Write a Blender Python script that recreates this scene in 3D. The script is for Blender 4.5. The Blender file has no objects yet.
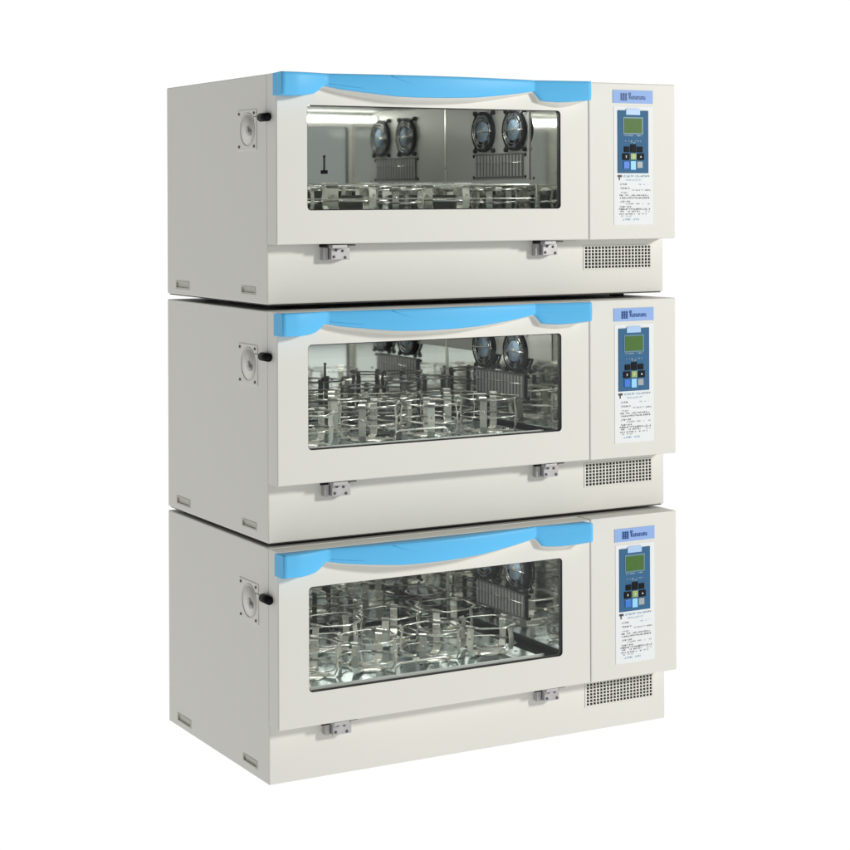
import bpy, bmesh, math, random
from mathutils import Vector, Matrix
random.seed(7)
S = bpy.context.scene
C = S.collection
R = math.radians

# ------------------------------------------------------------------ materials
def mat(name, col, rough=.4, metal=0, noise=0.0, nscale=20, bump=0.0, bscale=300, spec=.5, emit=None, coat=0.0, rvar=0.0):
    m = bpy.data.materials.new(name); m.use_nodes = True
    nt = m.node_tree; b = nt.nodes['Principled BSDF']
    b.inputs['Base Color'].default_value = (*col, 1)
    b.inputs['Roughness'].default_value = rough
    b.inputs['Metallic'].default_value = metal
    b.inputs['Specular IOR Level'].default_value = spec
    b.inputs['Coat Weight'].default_value = coat
    if emit:
        b.inputs['Emission Color'].default_value = (*emit[0], 1); b.inputs['Emission Strength'].default_value = emit[1]
    if noise or bump or rvar:
        tc = nt.nodes.new('ShaderNodeTexCoord')
    if noise or rvar:
        n = nt.nodes.new('ShaderNodeTexNoise'); n.inputs['Scale'].default_value = nscale; n.inputs['Detail'].default_value = 6
        nt.links.new(tc.outputs['Object'], n.inputs['Vector'])
    if noise:
        mx = nt.nodes.new('ShaderNodeMix'); mx.data_type = 'RGBA'
        mx.inputs[6].default_value = (*[c*(1-noise) for c in col], 1); mx.inputs[7].default_value = (*[min(1, c*(1+noise)) for c in col], 1)
        nt.links.new(n.outputs['Fac'], mx.inputs[0]); nt.links.new(mx.outputs[2], b.inputs['Base Color'])
    if rvar:
        mr = nt.nodes.new('ShaderNodeMapRange'); mr.inputs[3].default_value = rough-rvar; mr.inputs[4].default_value = rough+rvar
        nt.links.new(n.outputs['Fac'], mr.inputs[0]); nt.links.new(mr.outputs[0], b.inputs['Roughness'])
    if bump:
        n2 = nt.nodes.new('ShaderNodeTexNoise'); n2.inputs['Scale'].default_value = bscale; n2.inputs['Detail'].default_value = 3
        nt.links.new(tc.outputs['Object'], n2.inputs['Vector'])
        bp = nt.nodes.new('ShaderNodeBump'); bp.inputs['Strength'].default_value = bump; bp.inputs['Distance'].default_value = .002
        nt.links.new(n2.outputs['Fac'], bp.inputs['Height']); nt.links.new(bp.outputs[0], b.inputs['Normal'])
    return m

PAINT = mat('ivory_powder_coat', (.682, .676, .626), .48, noise=.018, nscale=3.5, bump=.05, bscale=420, spec=.35, rvar=.05)
PAINTD = mat('ivory_powder_coat_side', (.665, .648, .600), .5, noise=.035, nscale=2.2, bump=.05, bscale=420, spec=.3)
GRIP = mat('grip_plastic', (.50, .49, .43), .5, noise=.08, nscale=60)
BLUE = mat('sky_blue_gloss', (.115, .485, .83), .42, noise=.02, nscale=6, spec=.15, coat=.0)
BLUED = mat('blue_groove', (.08, .38, .70), .5)
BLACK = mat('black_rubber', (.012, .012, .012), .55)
BLACKG = mat('black_plastic', (.008, .008, .010), .6, spec=.12)
GASKET = mat('grey_gasket', (.10, .10, .10), .5)
WHITE = mat('white_caps_and_highlight', (.80, .80, .78), .4)
MIRROR = mat('polished_steel', (.80, .80, .77), .05, 1, rvar=.02, nscale=8)
STEEL = mat('polished_steel_wall', (.76, .76, .73), .05, 1, noise=.04, nscale=12, rvar=.02)
TRAYM = mat('platform_steel', (.43, .51, .52), .17, .95, noise=.06, nscale=9, rvar=.08)
MATT_PANEL = mat('matt_panel_steel', (.50, .495, .465), .45, .25, noise=.03, nscale=10)
LINER = mat('grey_chamber_paint', (.50, .50, .475), .5, noise=.03, nscale=10)
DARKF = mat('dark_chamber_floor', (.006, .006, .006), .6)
WIRE = mat('clamp_wire', (.80, .78, .72), .22, 1, rvar=.1, nscale=40)
STRIP = mat('clamp_strip', (.84, .82, .76), .3, .8, noise=.1, nscale=30, rvar=.1)
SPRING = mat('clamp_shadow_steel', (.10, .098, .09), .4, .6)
COIL = mat('coil_spring_steel', (.30, .29, .27), .35, .8)
DSTEEL = mat('dark_clamp_steel', (.13, .13, .12), .35, .7, noise=.2, nscale=30)
HINGE = mat('hinge_zinc', (.44, .43, .43), .5, .5, noise=.15, nscale=80)
FAND = mat('fan_black', (.016, .019, .022), .65, spec=.25)
BLADE = mat('fan_blade_grey', (.09, .11, .13), .45)
FANH = mat('fan_hub_label', (.26, .35, .45), .5, noise=.6, nscale=60)
GRILLE = mat('duct_grille', (.42, .42, .40), .45, .3)
DUCTD = mat('duct_recess', (.13, .13, .125), .5)
LABEL = mat('white_label', (.74, .77, .78), .55, spec=.25)
BADGE = mat('pale_blue_badge', (.27, .42, .74), .55, spec=.25, noise=.05, nscale=60)
NAVY = mat('badge_navy_print', (.025, .10, .36), .4)
KEYP = mat('keypad_teal_blue', (.04, .13, .25), .6, spec=.15, noise=.05, nscale=70)
TAB = mat('keypad_tab', (.38, .55, .80), .4)
LCD = mat('lcd_green', (.065, .15, .03), .45, spec=.2, noise=.12, nscale=50)
LCDB = mat('lcd_bezel', (.10, .22, .28), .35)
BK_BLUE = mat('button_blue', (.03, .17, .62), .4)
BK_CYAN = mat('button_cyan', (.27, .62, .90), .4)
BK_GREY = mat('button_grey', (.33, .36, .38), .4)
BK_GREEN = mat('button_green', (.30, .40, .12), .4)
INK = mat('ink_grey', (.13, .13, .13), .5)
INKB = mat('ink_blue', (.42, .62, .78), .5)
INKK = mat('ink_black', (.04, .04, .04), .5)
PRINTW = mat('print_white', (.6, .7, .75), .5)
TUBE = mat('lit_tube', (.9, .9, .9), .4, emit=((1, .99, .96), 15.0))

GLASS = bpy.data.materials.new('window_glass'); GLASS.use_nodes = True
nt = GLASS.node_tree; nt.nodes.clear()
o_ = nt.nodes.new('ShaderNodeOutputMaterial'); mx = nt.nodes.new('ShaderNodeMixShader')
tr = nt.nodes.new('ShaderNodeBsdfTransparent'); tr.inputs[0].default_value = (.93, .955, .945, 1)
gl = nt.nodes.new('ShaderNodeBsdfGlossy'); gl.inputs['Roughness'].default_value = .01
fr = nt.nodes.new('ShaderNodeFresnel'); fr.inputs[0].default_value = 1.27
nt.links.new(fr.outputs[0], mx.inputs[0]); nt.links.new(tr.outputs[0], mx.inputs[1]); nt.links.new(gl.outputs[0], mx.inputs[2]); nt.links.new(mx.outputs[0], o_.inputs[0])

# ------------------------------------------------------------------ mesh helpers
class MB:
    """collects shapes, each with its own material, into one mesh"""
    def __init__(s): s.bm = bmesh.new(); s.mats = []
    def mi(s, m):
        if m not in s.mats: s.mats.append(m)
        return s.mats.index(m)
    def _fin(s, faces, m, smooth=False):
        i = s.mi(m)
        for f in faces: f.material_index = i; f.smooth = smooth
    def box(s, x0, x1, y0, y1, z0, z1, m, bev=0):
        tb = bmesh.new(); bmesh.ops.create_cube(tb, size=1)
        bmesh.ops.scale(tb, vec=(x1-x0, y1-y0, z1-z0), verts=tb.verts)
        bmesh.ops.translate(tb, vec=((x0+x1)/2, (y0+y1)/2, (z0+z1)/2), verts=tb.verts)
        if bev: bmesh.ops.bevel(tb, geom=tb.edges[:], offset=bev, segments=2, affect='EDGES', profile=.5)
        s.merge(tb, m)
    def merge(s, tb, m, smooth=False):
        vm = {v: s.bm.verts.new(v.co) for v in tb.verts}
        fs = []
        for f in tb.faces:
            try: fs.append(s.bm.faces.new([vm[v] for v in f.verts]))
            except ValueError: pass
        s._fin(fs, m, smooth); tb.free()
    def cyl(s, a, b, r, m, n=16, r2=None, caps=True):
        a = Vector(a); b = Vector(b); d = b-a
        tb = bmesh.new()
        bmesh.ops.create_cone(tb, cap_ends=caps, segments=n, radius1=r, radius2=r if r2 is None else r2, depth=d.length)
        M = Matrix.Translation((a+b)/2) @ d.to_track_quat('Z', 'Y').to_matrix().to_4x4()
        bmesh.ops.transform(tb, matrix=M, verts=tb.verts)
        s.merge(tb, m, True)
    def wire(s, pts, r, m, closed=False, n=6):
        P = [Vector(p) for p in pts]; N = len(P); rings = []
        for i, p in enumerate(P):
            if closed: t = (P[(i+1) % N]-P[i-1])
            else: t = P[min(i+1, N-1)]-P[max(i-1, 0)]
            t.normalize()
            up = Vector((0, 0, 1)) if abs(t.z) < .9 else Vector((1, 0, 0))
            u = t.cross(up).normalized(); w = t.cross(u)
            rings.append([s.bm.verts.new(p+u*r*math.cos(2*math.pi*k/n)+w*r*math.sin(2*math.pi*k/n)) for k in range(n)])
        fs = []
        for i in range(N if closed else N-1):
            A, B = rings[i], rings[(i+1) % N]
            for k in range(n): fs.append(s.bm.faces.new((A[k], A[(k+1) % n], B[(k+1) % n], B[k])))
        if not closed:
            fs.append(s.bm.faces.new(rings[0])); fs.append(s.bm.faces.new(rings[-1][::-1]))
        s._fin(fs, m, True)
    def face(s, co, m):
        f = s.bm.faces.new([s.bm.verts.new(c) for c in co]); s._fin([f], m); return f
    def ribbon(s, pts, w, th, m, side):
        """flat strip following pts; side = unit vector across its width"""
        side = Vector(side); P = [Vector(p) for p in pts]; rows = []
        for i, p in enumerate(P):
            t = (P[min(i+1, len(P)-1)]-P[max(i-1, 0)]).normalized(); n = t.cross(side).normalized()
            rows.append([s.bm.verts.new(p+side*a*w/2+n*b*th/2) for a, b in ((-1, -1), (1, -1), (1, 1), (-1, 1))])
        fs = []
        for A, B in zip(rows, rows[1:]):
            for k in range(4): fs.append(s.bm.faces.new((A[k], A[(k+1) % 4], B[(k+1) % 4], B[k])))
        fs.append(s.bm.faces.new(rows[0][::-1])); fs.append(s.bm.faces.new(rows[-1]))
        s._fin(fs, m)
    def mesh(s, name):
        bmesh.ops.recalc_face_normals(s.bm, faces=s.bm.faces[:])
        me = bpy.data.meshes.new(name); s.bm.to_mesh(me); s.bm.free()
        for m in s.mats: me.materials.append(m)
        return me
    def build(s, name, parent=None):
        return link(name, s.mesh(name), parent)

def link(name, me, parent=None, loc=(0, 0, 0), rz=0):
    o = bpy.data.objects.new(name, me); C.objects.link(o)
    o.parent = parent; o.location = loc; o.rotation_euler = (0, 0, rz)
    return o

def boolean_cut(o, boxes):
    tmp = []
    for b in boxes:
        k = MB(); k.box(*b, DARKF); c = k.build('cutter'); c.parent = o.parent; tmp.append(c)
        md = o.modifiers.new('cut', 'BOOLEAN'); md.operation = 'DIFFERENCE'; md.solver = 'EXACT'; md.object = c
    bpy.context.view_layer.update()
    dg = bpy.context.evaluated_depsgraph_get()
    me = bpy.data.meshes.new_from_object(o.evaluated_get(dg))
    mats = list(o.data.materials)
    o.modifiers.clear(); o.data = me
    for c in tmp: bpy.data.objects.remove(c)

W, D, T = 1.3, .722, .066
XR, YB = .905, .615           # right wall and back wall of the chamber

# ------------------------------------------------------------------ flask clamps (shared meshes)
def clamp_mesh(rad, h, rings, sw, nside=8, seed=0, gap_shade=0, STRIP=STRIP, WIRE=WIRE):
    rnd = random.Random(seed); k = MB()
    if gap_shade: k.cyl((0, 0, .004), (0, 0, h*gap_shade), rad*.5, SPRING, 20, caps=False)  # dark core added as painted shade in the gaps between strips
    k.cyl((0, 0, 0), (0, 0, .003), rad*.62, STRIP, 24)
    for i in range(4):
        a = math.pi/4+i*math.pi/2; c, s_ = math.cos(a), math.sin(a); sd = (-s_, c, 0)
        p = [(rad*.55*c, rad*.55*s_, .005), (rad*.93*c, rad*.93*s_, .006), (rad*1.0*c, rad*1.0*s_, .02),
             (rad*1.02*c, rad*1.02*s_, h*.55), (rad*.97*c, rad*.97*s_, h*.86), (rad*1.06*c, rad*1.06*s_, h), (rad*1.12*c, rad*1.12*s_, h*.97)]
        k.ribbon(p, sw, .0022, STRIP, sd)
        k.cyl((rad*1.03*c, rad*1.03*s_, h*.60), (rad*1.06*c, rad*1.06*s_, h*.60), .004, WIRE, 8)
        k.cyl((rad*.7*c, rad*.7*s_, .006), (rad*.7*c, rad*.7*s_, .011), .005, WIRE, 8)
    for z, rr in rings:
        pts = [(rad*rr*math.cos(2*math.pi*(j+.5)/nside), rad*rr*math.sin(2*math.pi*(j+.5)/nside), z*h+rnd.uniform(-.002, .002)) for j in range(nside)]
        k.wire(pts, .0026, WIRE, True)
        for j in range(0, nside, 4):     # little coil springs on alternate sides
            a, b = Vector(pts[j]), Vector(pts[(j+1) % nside])
            k.cyl(a.lerp(b, .2), a.lerp(b, .8), .0042, COIL, 8)
    return k.mesh('flask_clamp')

CL_BIG = [clamp_mesh(.084, .092, ((.93, 1.08), (.30, 1.03)), .021, 8, i) for i in range(3)]
CL_TALL = [clamp_mesh(.056, h, ((.94, 1.12), (.62, 1.08), (.3, 1.06)), .015, 8, 10+i, 0, DSTEEL, COIL) for i, h in enumerate((.115, .13, .105))]
CL_LOW = [clamp_mesh(rr, h, ((.9, 1.1), (.4, 1.06)), sw, 8, 20+i, shade) for i, (rr, h, sw, shade) in enumerate(((.072, .080, .028, .8), (.066, .072, .018, .7), (.078, .084, .034, .6)))]
CL_MID = [clamp_mesh(.080, h, ((.94, 1.10), (.45, 1.04)), .020, 8, 30+i) for i, h in enumerate((.100, .108, .095))]

# ------------------------------------------------------------------ fan (faces -x), local origin at its centre
def fan_meshes():
    k = MB()
    n = 40
    def ring(r0, r1, x, m):
        for i in range(n):
            a, b = 2*math.pi*i/n, 2*math.pi*(i+1)/n
            k.face([(x, r0*math.cos(a), r0*math.sin(a)), (x, r1*math.cos(a), r1*math.sin(a)), (x, r1*math.cos(b), r1*math.sin(b)), (x, r0*math.cos(b), r0*math.sin(b))], m)
    k.cyl((-.004, 0, 0), (0, 0, 0), .060, FAND, 40)
    k.cyl((-.013, 0, 0), (-.004, 0, 0), .062, FAND, 40, caps=False)
    ring(.055, .062, -.013, FAND)
    for i in range(7):
        a = 2*math.pi*i/7
        pts = []
        for r, off in ((.026, 0), (.054, .25)):
            for s_ in (-.28, .28):
                aa = a+off+s_
                pts.append((-.0085+(.003 if s_ > 0 else -.003), r*math.cos(aa), r*math.sin(aa)))
        k.face([pts[0], pts[1], pts[3], pts[2]], BLADE)
    for sy in (-1, 1):
        for sz in (-1, 1):
            c = (.0, sy*.053, sz*.058)
            k.cyl((-.009, c[1], c[2]), (0, c[1], c[2]), .0065, FAND, 12)
            k.wire([(-.008, c[1], c[2]), (-.011, c[1]*.72, c[2]*.72)], .003, FAND)
    fan = k.mesh('fan')
    k = MB(); k.cyl((-.0125, 0, 0), (-.005, 0, 0), .031, FANH, 28); k.cyl((-.0135, .004, 0), (-.0125, .004, 0), .009, GRILLE, 20)
    hub = k.mesh('hub')
    k = MB()
    for r in (.040, .050):
        k.wire([(-.0145, r*math.cos(2*math.pi*i/28), r*math.sin(2*math.pi*i/28)) for i in range(28)], .0009, WIRE, True, 4)
    k.wire([(-.0155, -.06, 0), (-.0155, .06, 0)], .0014, WIRE)
    return fan, hub, k.mesh('guard')
FAN, HUB, GUARD = fan_meshes()

# ------------------------------------------------------------------ door with a rounded window hole
WX0, WX1, WZ0, WZ1 = .087, .891, .2505, .531
def rounded(x0, x1, z0, z1, r, n=6):
    out = []
    for cx, cz, a0 in ((x1-r, z1-r, 0), (x0+r, z1-r, 90), (x0+r, z0+r, 180), (x1-r, z0+r, 270)):
        for i in range(n+1):
            a = R(a0+90*i/n); out.append((cx+r*math.cos(a), cz+r*math.sin(a)))
    return out
def door_mesh(H):
    k = MB(); x0, x1, z0, z1 = -.003, .9874, .161, H-.0015
    inner = rounded(WX0, WX1, WZ0, WZ1, .011); n = len(inner); q = n//4
    def frame(y, flip, ins=0):
        outer = [(x1-ins, z1-ins), (x0+ins, z1-ins), (x0+ins, z0+ins), (x1-ins, z0+ins)]
        for c in range(4):
            seg = inner[c*q:(c+1)*q]
            co = [(outer[c][0], y, outer[c][1])]+[(p[0], y, p[1]) for p in seg]
            k.face(co, PAINT)
            a = inner[(c+1)*q-1]; b = inner[((c+1)*q) % n]
            k.face([(outer[c][0], y, outer[c][1]), (a[0], y, a[1]), (b[0], y, b[1]), (outer[(c+1) % 4][0], y, outer[(c+1) % 4][1])], PAINT)
    b = .0025
    frame(-T, 0, b); frame(-.046, 1, 0)
    oc = [(x1, z1), (x0, z1), (x0, z0), (x1, z0)]
    oi = [(x1-b, z1-b), (x0+b, z1-b), (x0+b, z0+b), (x1-b, z0+b)]
    for c in range(4):
        d = (c+1) % 4
        k.face([(oc[c][0], -T+b, oc[c][1]), (oc[d][0], -T+b, oc[d][1]), (oc[d][0], -.008, oc[d][1]), (oc[c][0], -.008, oc[c][1])], PAINT)
        k.face([(oi[c][0], -T, oi[c][1]), (oi[d][0], -T, oi[d][1]), (oc[d][0], -T+b, oc[d][1]), (oc[c][0], -T+b, oc[c][1])], PAINT)
    for i in range(n):
        p, r = inner[i], inner[(i+1) % n]
        k.face([(p[0], -T, p[1]), (r[0], -T, r[1]), (r[0], -.046, r[1]), (p[0], -.046, p[1])], GASKET)
    bmesh.ops.remove_doubles(k.bm, verts=k.bm.verts[:], dist=1e-5)
    return k.mesh('door')

# blue handle: drop of its lower edge below the cabinet top, and its bulge in plan
DROP = [(-.012, .0615), (.04, .0625), (.071, .060), (.09, .056), (.105, .049), (.118, .040), (.128, .0345), (.14, .0365), (.172, .0425), (.21, .047), (.247, .051), (.30, .056), (.34, .0593), (.39, .0605),
        (.43, .0605), (.49, .0598), (.54, .058), (.59, .056), (.64, .051), (.689, .046), (.73, .041), (.762, .037), (.785, .0335), (.792, .034), (.802, .045), (.812, .0575), (.83, .0605), (.87, .062), (.90, .061), (.955, .056), (.963, .0555)]
def bulge(x):
    if x <= .128:
        t = max(0, (x-.03)/.098); return .118-.026*t**1.4
    if x <= .785:
        t = (x-.128)/(.657); return .088+.036*math.sin(math.pi*t)**.9
    t = (x-.785)/(.178); return .078+.038*min(1, t)**.85
def drop(x):
    for (a, u), (b, v) in zip(DROP, DROP[1:]):
        if x <= b: return u+(v-u)*(x-a)/(b-a)
    return DROP[-1][1]
def trim_xs():
    xs = sorted(set([d[0] for d in DROP]+[-.012+i*.975/70 for i in range(71)]))
    return [x for x in xs if x <= .963]
def trim_mesh(H):
    k = MB(); rows = []
    for x in trim_xs():
        y = -bulge(x); zb = H-drop(x); zt = H; rd = .0028
        prof = [(-T+.001, zt-.003), (y+rd, zt-.001), (y+.001, zt-rd), (y, zt-.010), (y-.001, (zt+zb)/2), (y, zb+.006), (y+.0015, zb+.001), (y+.006, zb), (-T+.001, zb)]
        rows.append([k.bm.verts.new((x, py, pz)) for py, pz in prof])
    fs = []
    for A, B in zip(rows, rows[1:]):
        for j in range(len(A)):
            fs.append(k.bm.faces.new((A[j], A[(j+1) % len(A)], B[(j+1) % len(A)], B[j])))
    fs.append(k.bm.faces.new(rows[0])); fs.append(k.bm.faces.new(rows[-1][::-1]))
    k._fin(fs, BLUE, True)
    fs[-1].smooth = fs[-2].smooth = False
    def crease(pts, r=.0011):
        k.wire([(x, -bulge(x)-.0002, H-d) for x, d in pts], r, BLUED, False, 5)
    crease([(.315+.012*i, .004+.0265*math.sin(min(1, i/9)*math.pi/2)+.0006*max(0, i-9)) for i in range(14)], .0008)
    crease([(.80+.01*i, .022+.003*math.sin(i/3.0)+.0006*i) for i in range(3, 17)], .0008)
    crease([(.13+.015*i, .0275+.0020*i-.00005*i*i) for i in range(8)], .0008)
    me = k.mesh('handle_trim')
    return me
def lip_mesh(H):
    """body-coloured swelling of the door below the blue handle"""
    k = MB(); rows = []
    for x in trim_xs():
        if x < .11 or x > .958: continue
        b = bulge(x); zb = H-drop(x); bow = math.sin(math.pi*min(1, max(0, (x-.128)/.66)))
        if x > .80: bow = .9*math.sin(math.pi*min(1, max(0, (x-.80)/.163)))
        if x < .125: bow = 0
        d = .004+.011*bow
        rows.append([k.bm.verts.new(c) for c in ((x, -T+.002, zb+.004), (x, -b+.006, zb+.002), (x, -b+.007, zb-.0015), (x, -T-.002, zb-d), (x, -T+.002, zb-d-.001))])
    fs = []
    for A, B in zip(rows, rows[1:]):
        for j in range(5): fs.append(k.bm.faces.new((A[j], A[(j+1) % 5], B[(j+1) % 5], B[j])))
    fs.append(k.bm.faces.new(rows[0])); fs.append(k.bm.faces.new(rows[-1][::-1]))
    k._fin(fs, PAINT, True)
    return k.mesh('handle_lip')

# ------------------------------------------------------------------ small printed things
def glyph_row(k, x0, x1, z, h, y, m, rnd, dens=.75):
    """a line of tiny unreadable characters made of strokes"""
    x = x0; w = h*.85
    while x+w < x1:
        if rnd.random() < dens:
            t = h*.17
            for _ in range(rnd.randint(2, 4)):
                if rnd.random() < .5:
                    zz = z+rnd.uniform(0, h-t); a = x+rnd.uniform(0, w*.2); k.face([(a, y, zz), (x+w*rnd.uniform(.7, 1), y, zz), (x+w, y, zz+t), (a, y, zz+t)], m)
                else:
                    a = x+rnd.uniform(0, w-t); k.face([(a, y, z), (a+t, y, z), (a+t, y, z+h*rnd.uniform(.6, 1)), (a, y, z+h)], m)
        x += w*1.18

def panel_details(cp):
    # badge
    k = MB(); k.box(1.0725, 1.2155, -T-.0015, -T+.001, .5575, .5955, BADGE, .0004); y = -T-.0022
    rnd = random.Random(3)
    def rc(u0, u1, v0, v1, m=NAVY):       # in badge fractions
        X = lambda u: 1.0725+.143*u
        Z = lambda v: .5575+.038*v
        k.face([(X(u0), y, Z(v0)), (X(u1), y, Z(v0)), (X(u1), y, Z(v1)), (X(u0), y, Z(v1))], m)
    for c in range(3):
        rc(.19+.057*c, .228+.057*c, .20, .78)
    for r_ in range(4): rc(.19, .35, .22+.15*r_, .27+.15*r_)
    for c in range(2):                                       # two small characters over the word
        u = .385+c*.035
        rc(u, u+.007, .60, .82); rc(u+.014, u+.021, .60, .82); rc(u, u+.027, .66, .70); rc(u, u+.027, .76, .80)
    u = .40
    for i in range(8):                                       # the word
        w = .038
        rc(u, u+.014, .30, .56 if i else .66)
        if i % 2: rc(u, u+w, .30, .36); rc(u+w-.012, u+w, .30, .56)
        else: rc(u, u+w, .50, .56); rc(u+w*.5, u+w*.5+.012, .30, .56)
        if i % 3 == 0: rc(u, u+w, .40, .45)
        u += .0525
    k.build('badge', cp)
    # white label with instructions
    k = MB(); k.box(1.0755, 1.2145, -T-.0010, -T+.001, .202, .548, LABEL, .0003); y = -T-.0016
    rnd = random.Random(5)
    X = lambda u: 1.0755+.139*u
    Z = lambda py: .548-(py-107)/117*.346
    def line(u0, u1, py, hp, m, d=.85): glyph_row(k, X(u0), X(u1), Z(py+hp), hp*.00296, y, m, rnd, d)
    k.face([(X(.09), y, Z(177)), (X(.20), y, Z(177)), (X(.20), y, Z(174.8)), (X(.09), y, Z(174.8))], INKK)
    k.face([(X(.12), y, Z(180)), (X(.15), y, Z(180)), (X(.15), y, Z(177)), (X(.12), y, Z(177))], INKK)
    line(.24, .88, 174.8, 2.2, INKB, 1); line(.80, .93, 174.8, 1.8, INK); line(.30, .75, 178.6, 1.8, INKB, 1)
    line(.16, .38, 183, 1.7, INK); line(.6, .9, 183.5, 1.3, BADGE, .5)
    line(.16, .42, 187, 1.7, INK); line(.40, .95, 189, 1.4, INK, .7)
    line(.18, .36, 191.6, 1.5, INK)
    line(.13, .92, 194, 1.7, INK, .95); line(.15, .92, 196.6, 1.7, INK, .85)
    line(.15, .42, 200.2, 1.8, INK, 1); line(.3, .92, 202.7, 1.2, INK, .6)
    line(.15, .45, 205.3, 1.7, INK, 1); line(.12, .93, 207.6, 1.8, INK, 1); line(.12, .93, 210, 1.5, INK, .6)
    line(.13, .85, 212.6, 1.5, INK, .7); line(.15, .45, 214.8, 1.4, INK, .8)
    line(.22, .65, 217.6, 2.0, INKB, .9)
    k.build('instruction_label', cp)
    # keypad plate
    KX = lambda px: 1.0885+(px-618)/30.5*.1095
    KZ = lambda py: .353+(172-py)/62.5*.1835
    k = MB(); k.box(1.0885, 1.198, -T-.0030, -T, .353, .5365, KEYP, .0008)
    k.box(KX(626), KX(640), -T-.0040, -T-.002, KZ(114), KZ(108.6), TAB, .0006)
    k.face([(KX(a), -T-.0034, KZ(b)) for a, b in ((640, 108.6), (626, 108.6), (627.5, 107.6), (638.5, 107.6))], TAB)
    rnd = random.Random(9)
    for a, b, py in ((625, 632, 140.5), (631, 636, 142.2), (635, 642, 140.5), (624, 642, 135.2)):
        glyph_row(k, KX(a), KX(b), KZ(py), .0036, -T-.0036, PRINTW, rnd, .7)
    k.build('keypad', cp)
    k = MB(); k.box(KX(623), KX(643), -T-.0042, -T-.002, KZ(133.5), KZ(116), LCDB, .0006)
    k.box(KX(624.3), KX(641.7), -T-.0050, -T-.0035, KZ(132), KZ(117.5), LCD, .0004)
    k.build('display_screen', cp)
    for a, b, c, d, m, ic in ((629.9, 636.2, 143, 151.6, BLACKG, 0), (623.6, 629.5, 145.2, 151.4, BLACKG, 0), (636.6, 642.6, 145.2, 151.4, BLACKG, 0),
                              (622, 629.4, 152, 159.2, BLACKG, 1), (629.9, 636.2, 152, 158.8, BK_GREEN, 1), (636.7, 644, 152, 159.2, BLACKG, 2),
                              (623, 629.4, 160, 168, BK_BLUE, 0), (629.9, 635.8, 159.6, 169, BK_CYAN, 0), (636.3, 642.5, 160, 167.2, BK_GREY, 0)):
        k = MB(); k.box(KX(a+.3), KX(b-.3), -T-.0052, -T-.0025, KZ(d-.3), KZ(c+.3), m, .001)
        if ic:
            mx_, mz_ = (KX(a)+KX(b))/2, (KZ(c)+KZ(d))/2; e = .0035
            if ic == 1: k.face([(mx_-e*.4, -T-.0056, mz_-e), (mx_+e*.4, -T-.0056, mz_-e), (mx_+e*.4, -T-.0056, mz_+e), (mx_-e*.4, -T-.0056, mz_+e)], PRINTW)
            else: k.face([(mx_-e, -T-.0056, mz_-e*.6), (mx_+e, -T-.0056, mz_-e*.6), (mx_, -T-.0056, mz_+e)], PRINTW)
        k.build('button', cp)

def hinge(u, x0, x1):
    k = MB()
    k.box(x0+.018, x1, -.034, -.002, .117, .152, HINGE, .0015)            # fixed leaf
    k.box(x0+.002, x0+.016, -.020, -.001, .1155, .150, HINGE, .0015)             # side cheek
    k.box(x0+.010, x1-.018, -.056, -.034, .148, .158, HINGE, .002)         # arm up to the door
    k.cyl((x0-.022, -.045, .156), (x0-.001, -.045, .156), .0045, BLACKG, 12)
    k.box(x1-.018, x1+.010, -.050, -.024, .1545, .1585, SPRING, .001)
    for dx, dz in ((.032, .143), (.026, .125), (.060, .123), (.052, .141)):
        k.cyl((x0+dx, -.0355, dz), (x0+dx, -.0335, dz), .0040, GASKET, 10)
    k.build('hinge', u)

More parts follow.
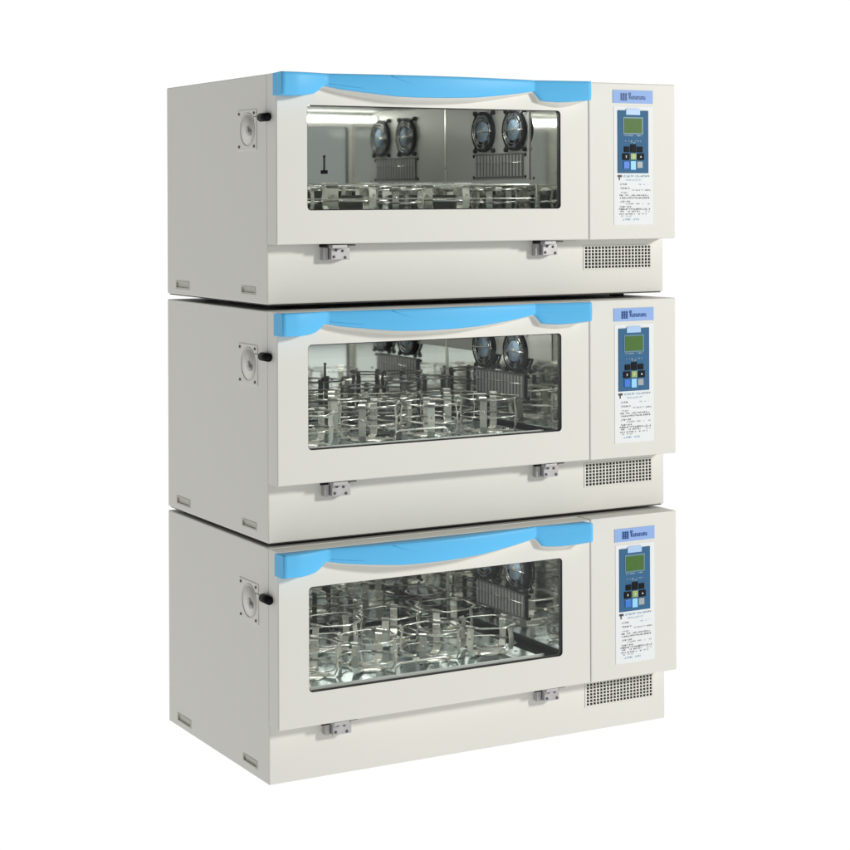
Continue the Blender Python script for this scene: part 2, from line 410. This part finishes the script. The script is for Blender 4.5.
def incubator(label, loc, H, rolly, clamps, contents):
    u = bpy.data.objects.new('shaking_incubator', None); C.objects.link(u)
    u.empty_display_size = .2
    u.location = loc; u.rotation_euler = (0, rolly, 0)
    u['label'] = label; u['category'] = 'incubator'; u['group'] = 'incubators stacked in one column'
    # cabinet
    k = MB(); k.box(0, W, 0, D, 0, H-.001, PAINT, .003); cab = k.build('cabinet', u)
    boolean_cut(cab, [(.028, XR+.002, -.02, YB+.003, .165, .577), (1.012, 1.258, -.02, .05, .071, .1415),
                      (-.02, .014, .076, .172, .0225, .0445), (-.02, .014, .548, .652, .0165, .0415)])
    # left skin is a separate sheet: side panel slightly proud so that its front edge reads as a line
    # chamber liner
    k = MB(); x0, x1, y0, y1, z0, z1 = .030, XR, -.045, YB, .167, .575
    k.face([(x0, y1, z0), (x1, y1, z0), (x1, y1, z1), (x0, y1, z1)], MIRROR)
    k.face([(x1, y0, z0), (x1, y1, z0), (x1, y1, z1), (x1, y0, z1)], STEEL)
    k.face([(x0, y0, z0), (x0, y1, z0), (x0, y1, z1), (x0, y0, z1)], LINER)
    k.face([(x0, y0, z1), (x1, y0, z1), (x1, y1, z1), (x0, y1, z1)], LINER)
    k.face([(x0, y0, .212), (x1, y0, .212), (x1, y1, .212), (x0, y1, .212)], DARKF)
    for z in (.34, .565):
        for y in (.10, .36, .60): k.cyl((XR-.002, y, z), (XR+.0005, y, z), .004, SPRING, 10)
    k.box(XR-.004, XR-.0005, YB-.004, YB-.0005, z0, z1, STRIP)             # corner bead
    k.build('chamber_liner', u)
    k = MB(); k.box(XR-.004, XR-.0006, {'low': .119}.get(contents, .002), YB-.006, {'low': .335, 'tall': .445, 'big': .535}[contents], .572, MATT_PANEL, .001); k.build('reflection_mask_panel', u)  # matt panel added to mute reflections of the tube in the polished wall
    # fans and duct grille on the right wall, as seen through the window
    dz = {'low': 0, 'tall': -.022, 'big': -.030}[contents]
    for y, z in ((.3680, .484), (.1885, .484)):
        f = link('fan', FAN, u, (XR-.0042, y, z+dz)); link('fan_hub', HUB, f); link('fan_guard', GUARD, f)
    k = MB(); k.box(XR-.008, XR-.0042, .148, .426, .341, .416, DUCTD, .001)
    for i in range(15):
        yy = .153+i*.0186; k.box(XR-.0095, XR-.0082, yy, yy+.0085, .347, .411, GRILLE)
    k.wire([(XR-.0105, .155, .388), (XR-.0105, .42, .388)], .0012, WIRE)
    for y in (.138, .436):
        for z in (.345, .41): k.cyl((XR-.006, y, z), (XR-.0005, y, z), .005, BLACKG, 10)
    bmesh.ops.translate(k.bm, vec=(0, 0, dz), verts=k.bm.verts[:])
    k.build('duct_grille', u)
    # fluorescent tube under the chamber roof just behind the door, and a short one on the right wall
    k = MB(); k.cyl((.05, .15, .549), (.894, .15, .549), .0088, TUBE, 16)
    k.cyl((.894, .15, .549), (.9035, .15, .549), .0105, WHITE, 16); k.cyl((.031, .15, .549), (.05, .15, .549), .0105, WHITE, 16)
    k.build('lamp_tube', u)
    k = MB(); k.cyl((.472, YB-.008, .358), (.472, YB-.008, .369), .0075, BLACKG, 14); k.cyl((.472, YB-.003, .369), (.472, YB-.003, .412), .0020, SPRING, 8)
    k.cyl((.472, YB-.0005, .412), (.472, YB-.006, .412), .003, SPRING, 8)
    k.build('temperature_probe', u)
    # shaking platform with its clamps
    k = MB(); TX0, TX1, TY0, TY1 = .040, .858, -.010, .583
    k.box(TX0, TX1, TY0, TY1, .226, .240, TRAYM, .002); k.box(TX0, TX1, TY0-.011, TY0-.0075, .226, .2523, WHITE, .001)  # white front lip stands in for a highlight along the platform edge
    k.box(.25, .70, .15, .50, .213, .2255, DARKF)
    nx, ny = 13, 9
    for i in range(nx):
        for j in range(ny):
            x = TX0+.03+i*(TX1-TX0-.06)/(nx-1); y = TY0+.03+j*(TY1-TY0-.06)/(ny-1)
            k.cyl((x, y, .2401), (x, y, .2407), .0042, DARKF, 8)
    pf = k.build('platform', u)
    for (x, y, me) in clamps:
        link('flask_clamp', me, pf, (x, y, .2408), random.uniform(-.4, .4))
    k = MB()
    if contents != 'low':
        k.wire([(.385, .004, .238), (.385, .002, .262), (.389, .001, .272), (.399, .000, .277), (.540, .000, .277), (.549, .001, .272), (.553, .002, .262), (.553, .004, .238)], .0030, STRIP)
        k.build('platform_handle', pf)
    else:
        for y, z, r in ((.006, .3205, .0026), (.002, .281, .0018), (.57, .322, .003)):
            k = MB(); k.wire([(TX0+.004, y, .2405), (TX0+.004, y, z-.004), (TX0+.008, y, z), (TX1-.008, y, z), (TX1-.004, y, z-.004), (TX1-.004, y, .2405)], r, WIRE, False, 8)
            k.build('platform_rail', pf)
    # door
    d = link('door', door_mesh(H), u)
    k = MB()
    g = rounded(WX0+.0005, WX1-.0005, WZ0+.0005, WZ1-.0005, .011); gi = rounded(WX0+.003, WX1-.003, WZ0+.003, WZ1-.0025, .009); n = len(g)
    for i in range(n):
        j = (i+1) % n
        m = BLACK
        k.face([(g[i][0], -.0635, g[i][1]), (g[j][0], -.0635, g[j][1]), (gi[j][0], -.061, gi[j][1]), (gi[i][0], -.061, gi[i][1])], m)
        k.face([(gi[i][0], -.061, gi[i][1]), (gi[j][0], -.061, gi[j][1]), (gi[j][0], -.052, gi[j][1]), (gi[i][0], -.052, gi[i][1])], GASKET)
    k.build('window_gasket', d)
    k = MB(); k.box(WX0+.002, WX1-.002, -.058, -.054, WZ0+.002, WZ1-.002, GLASS); k.build('window_glass', d)
    link('handle_trim', trim_mesh(H), d); link('handle_lip', lip_mesh(H), d)
    # dark seal between door and cabinet
    k = MB(); k.box(.004, .982, -.0085, .0005, .164, .176, GASKET); k.box(.004, .012, -.0085, .0005, .176, H-.02, GASKET); k.box(.974, .982, -.0085, .0005, .176, H-.02, GASKET); k.box(.004, .982, -.0085, .0005, H-.02, H-.008, GASKET)
    k.build('door_seal', d)
    # control side
    k = MB(); k.box(.9895, 1.2965, -T, .0008, .160, H, PAINT, .003); cp = k.build('control_panel', u)
    panel_details(cp)
    # ventilation grille: perforated sheet
    k = MB(); gx0, gx1, gz0, gz1 = 1.012, 1.258, .071, .1415; nc, nr = 20, 7
    px_ = .238/nc; pz_ = .0655/nr; xs = [gx0]; zs = [gz0]
    for i in range(nc): a = 1.016+px_*i; xs += [a+px_*.14, a+px_*.86]
    for j in range(nr): a = .0735+pz_*j; zs += [a+pz_*.12, a+pz_*.88]
    xs.append(gx1); zs.append(gz1); V = {}
    for i, x in enumerate(xs):
        for j, z in enumerate(zs): V[i, j] = (k.bm.verts.new((x, -.0012, z)), k.bm.verts.new((x, .0028, z)))
    fs = []
    for i in range(len(xs)-1):
        for j in range(len(zs)-1):
            hole = i % 2 == 1 and j % 2 == 1
            if not hole:
                for s_ in (0, 1): fs.append(k.bm.faces.new((V[i, j][s_], V[i+1, j][s_], V[i+1, j+1][s_], V[i, j+1][s_])))
            else:
                c = [(i, j), (i+1, j), (i+1, j+1), (i, j+1)]
                for a in range(4):
                    A, B = V[c[a]], V[c[(a+1) % 4]]; fs.append(k.bm.faces.new((A[0], B[0], B[1], A[1])))
    k._fin(fs, PAINT)
    k.box(gx0+.001, gx1-.001, .012, .016, gz0+.001, gz1-.001, BLACK)  # black sheet added behind the holes as their shade
    k.build('ventilation_grille', u)
    # recessed carrying grips on the left side
    for y0, y1, z0, z1 in ((.076, .172, .0225, .0445), (.548, .652, .0165, .0415)):
        k = MB(); e = .0045
        k.box(.0035, .012, y0+.0006, y1-.0006, z0+.0006, z1-.0006, GRIP)
        for a in ((y0+.0005, y1-.0005, z0+.0005, z0+e), (y0+.0005, y1-.0005, z1-e, z1-.0005), (y0+.0005, y0+e, z0+e, z1-e), (y1-e, y1-.0005, z0+e, z1-e)):
            k.box(-.0012, .0034, *a, GRIP)
        k.build('side_grip', u)
    # round port cover on the left side
    k = MB(); y0, y1, z0, z1 = .064, .190, .414, .524; cy, cz = .121, .470
    k.box(-.0022, .0005, y0, y1, z0, z1, PAINT, .001)
    k.wire([(-.0025, cy+.047*math.cos(a), cz+.045*math.sin(a)) for a in [R(360*i/36) for i in range(36)]], .0016, GRIP, True, 8)
    k.cyl((-.0036, cy, cz), (-.002, cy, cz), .040, PAINT, 36)
    vc = k.build('port_cover', u)
    k = MB(); k.cyl((-.012, .098, .462), (-.003, .098, .462), .0085, HINGE, 14); k.box(-.009, -.003, .107, .121, .460, .478, GRIP, .002); k.build('cover_latch', vc)
    for y in (y0+.014, y1-.012):
        for z in (z0+.010, z1-.010):
            k = MB(); k.cyl((-.0045, y, z), (-.0020, y, z), .0040, SPRING, 12); k.build('screw', vc)
    # black door bolt at the front edge of the side
    k = MB(); k.cyl((-.011, .014, .499), (-.011, -.030, .499), .0115, BLACKG, 20); k.cyl((-.011, -.030, .499), (-.011, -.036, .499), .0085, BLACKG, 16)
    k.cyl((-.011, .014, .503), (-.011, .060, .503), .0016, SPRING, 8); k.box(-.006, .0005, .0, .03, .492, .506, BLACKG)
    k.build('door_bolt', u)
    hinge(u, .155, .229); hinge(u, .832, .900)
    # feet, and a black sheet added to deepen the shade in the gap
    if contents != 'big':
        k = MB(); k.box(.006, W-.006, .006, D-.006, -.0035, -.0002, BLACK); k.build('gap_shade_sheet', u)
        for x in (.10, W-.10):
            for y in (.10, D-.10):
                k = MB(); k.cyl((x, y, -gapz[contents]), (x, y, -.0036), .022, BLACK, 20); k.build('foot', u)
    return u

Z0 = .3524+.0006
rnd = random.Random(11)
def grid(xs, ys, meshes, jit=.006, skip=0.0):
    out = []
    for j, y in enumerate(ys):
        for i, x in enumerate(xs):
            if rnd.random() < skip: continue
            out.append((x+rnd.uniform(-jit, jit), y+rnd.uniform(-jit, jit), meshes[rnd.randrange(len(meshes))]))
    return out
gapz = {'low': .0150, 'tall': .0100, 'big': .0058}
low = grid([.12, .285, .45, .61, .765], [.10, .29, .47], CL_LOW, .010)
tall = grid([.165, .355, .55, .745], [.115, .34], CL_MID, .010)+grid([.12, .25, .39, .53, .68, .80], [.505], CL_TALL, .01)+grid([.455], [.23], CL_TALL, .004)
big = grid([.17, .365, .56, .755], [.125, .375], CL_BIG, .006)+grid([.22, .50, .78], [.535], CL_TALL[2:], .008)
incubator('top incubator of the stack, round fans and a lit tube seen above low clamps', (0, 0, .9282+Z0), .6157, 0, low, 'low')
incubator('middle incubator of the stack, crowded wire clamps in its window, fans cut off above', (0, 0, .2911+Z0), .6206, 0, tall, 'tall')
incubator('bottom incubator of the stack, large octagonal wire clamps on a tray seen from above', (0, 0, -.3524+Z0), .6324, 0, big, 'big')

# ------------------------------------------------------------------ the white sweep they stand on, made to glow so no shadow shows
k = MB(); m = bpy.data.materials.new('glowing_white_sweep'); m.use_nodes = True
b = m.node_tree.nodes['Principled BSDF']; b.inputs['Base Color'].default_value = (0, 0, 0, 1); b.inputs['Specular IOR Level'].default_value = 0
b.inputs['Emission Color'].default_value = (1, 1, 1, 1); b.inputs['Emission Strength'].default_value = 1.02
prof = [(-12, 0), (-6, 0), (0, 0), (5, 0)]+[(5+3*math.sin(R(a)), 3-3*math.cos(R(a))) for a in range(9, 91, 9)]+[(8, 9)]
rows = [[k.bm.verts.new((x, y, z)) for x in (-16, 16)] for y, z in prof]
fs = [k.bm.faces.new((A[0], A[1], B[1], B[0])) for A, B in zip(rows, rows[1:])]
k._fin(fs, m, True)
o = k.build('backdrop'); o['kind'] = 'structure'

# ------------------------------------------------------------------ camera, light
cam = bpy.data.cameras.new('camera'); co = bpy.data.objects.new('camera', cam); C.objects.link(co); S.camera = co
cam.sensor_width = 36; cam.sensor_fit = 'HORIZONTAL'; cam.lens = 36*1877.94/850
cam.shift_x = 0; cam.shift_y = -(425-197.755)/850
cam.clip_end = 200; cam.clip_start = .05
co.location = (-2.0769, -4.5683, 1.2115+Z0)
ROLL = .0039
co.rotation_euler = (Matrix.Rotation(-.5106, 4, 'Z') @ Matrix.Rotation(R(90), 4, 'X') @ Matrix.Rotation(-ROLL, 4, 'Z')).to_euler()

w = bpy.data.worlds.new('World'); S.world = w; w.use_nodes = True
w.node_tree.nodes['Background'].inputs[0].default_value = (.96, .98, 1, 1); w.node_tree.nodes['Background'].inputs[1].default_value = .11

def area(name, loc, target, size, power, col=(1, 1, 1)):
    l = bpy.data.lights.new(name, 'AREA'); l.shape = 'SQUARE'; l.size = size; l.energy = power; l.color = col
    o = bpy.data.objects.new(name, l); C.objects.link(o); o.location = loc
    o.rotation_euler = (Vector(target)-Vector(loc)).to_track_quat('-Z', 'Y').to_euler(); return o
k = MB(); k.box(-16, 16, -14.1, -14, .002, 7, mat('fill_wall_paint', (.75, .75, .74), .8, noise=.03, nscale=1)); o = k.build('fill_wall'); o['kind'] = 'structure'  # unseen wall added for frontal fill and as something pale to reflect
area('softbox', (7.6, -7.0, 3.7+Z0), (.6, 0, .6), 1.1, 780, (1, .985, .95))

S.render.engine = 'CYCLES'
S.cycles.samples = 256
S.cycles.max_bounces = 12; S.cycles.transparent_max_bounces = 12; S.cycles.glossy_bounces = 8
S.view_settings.view_transform = 'Standard'; S.view_settings.look = 'None'; S.view_settings.gamma = 1; S.view_settings.exposure = 0
S.render.resolution_x = S.render.resolution_y = 1024
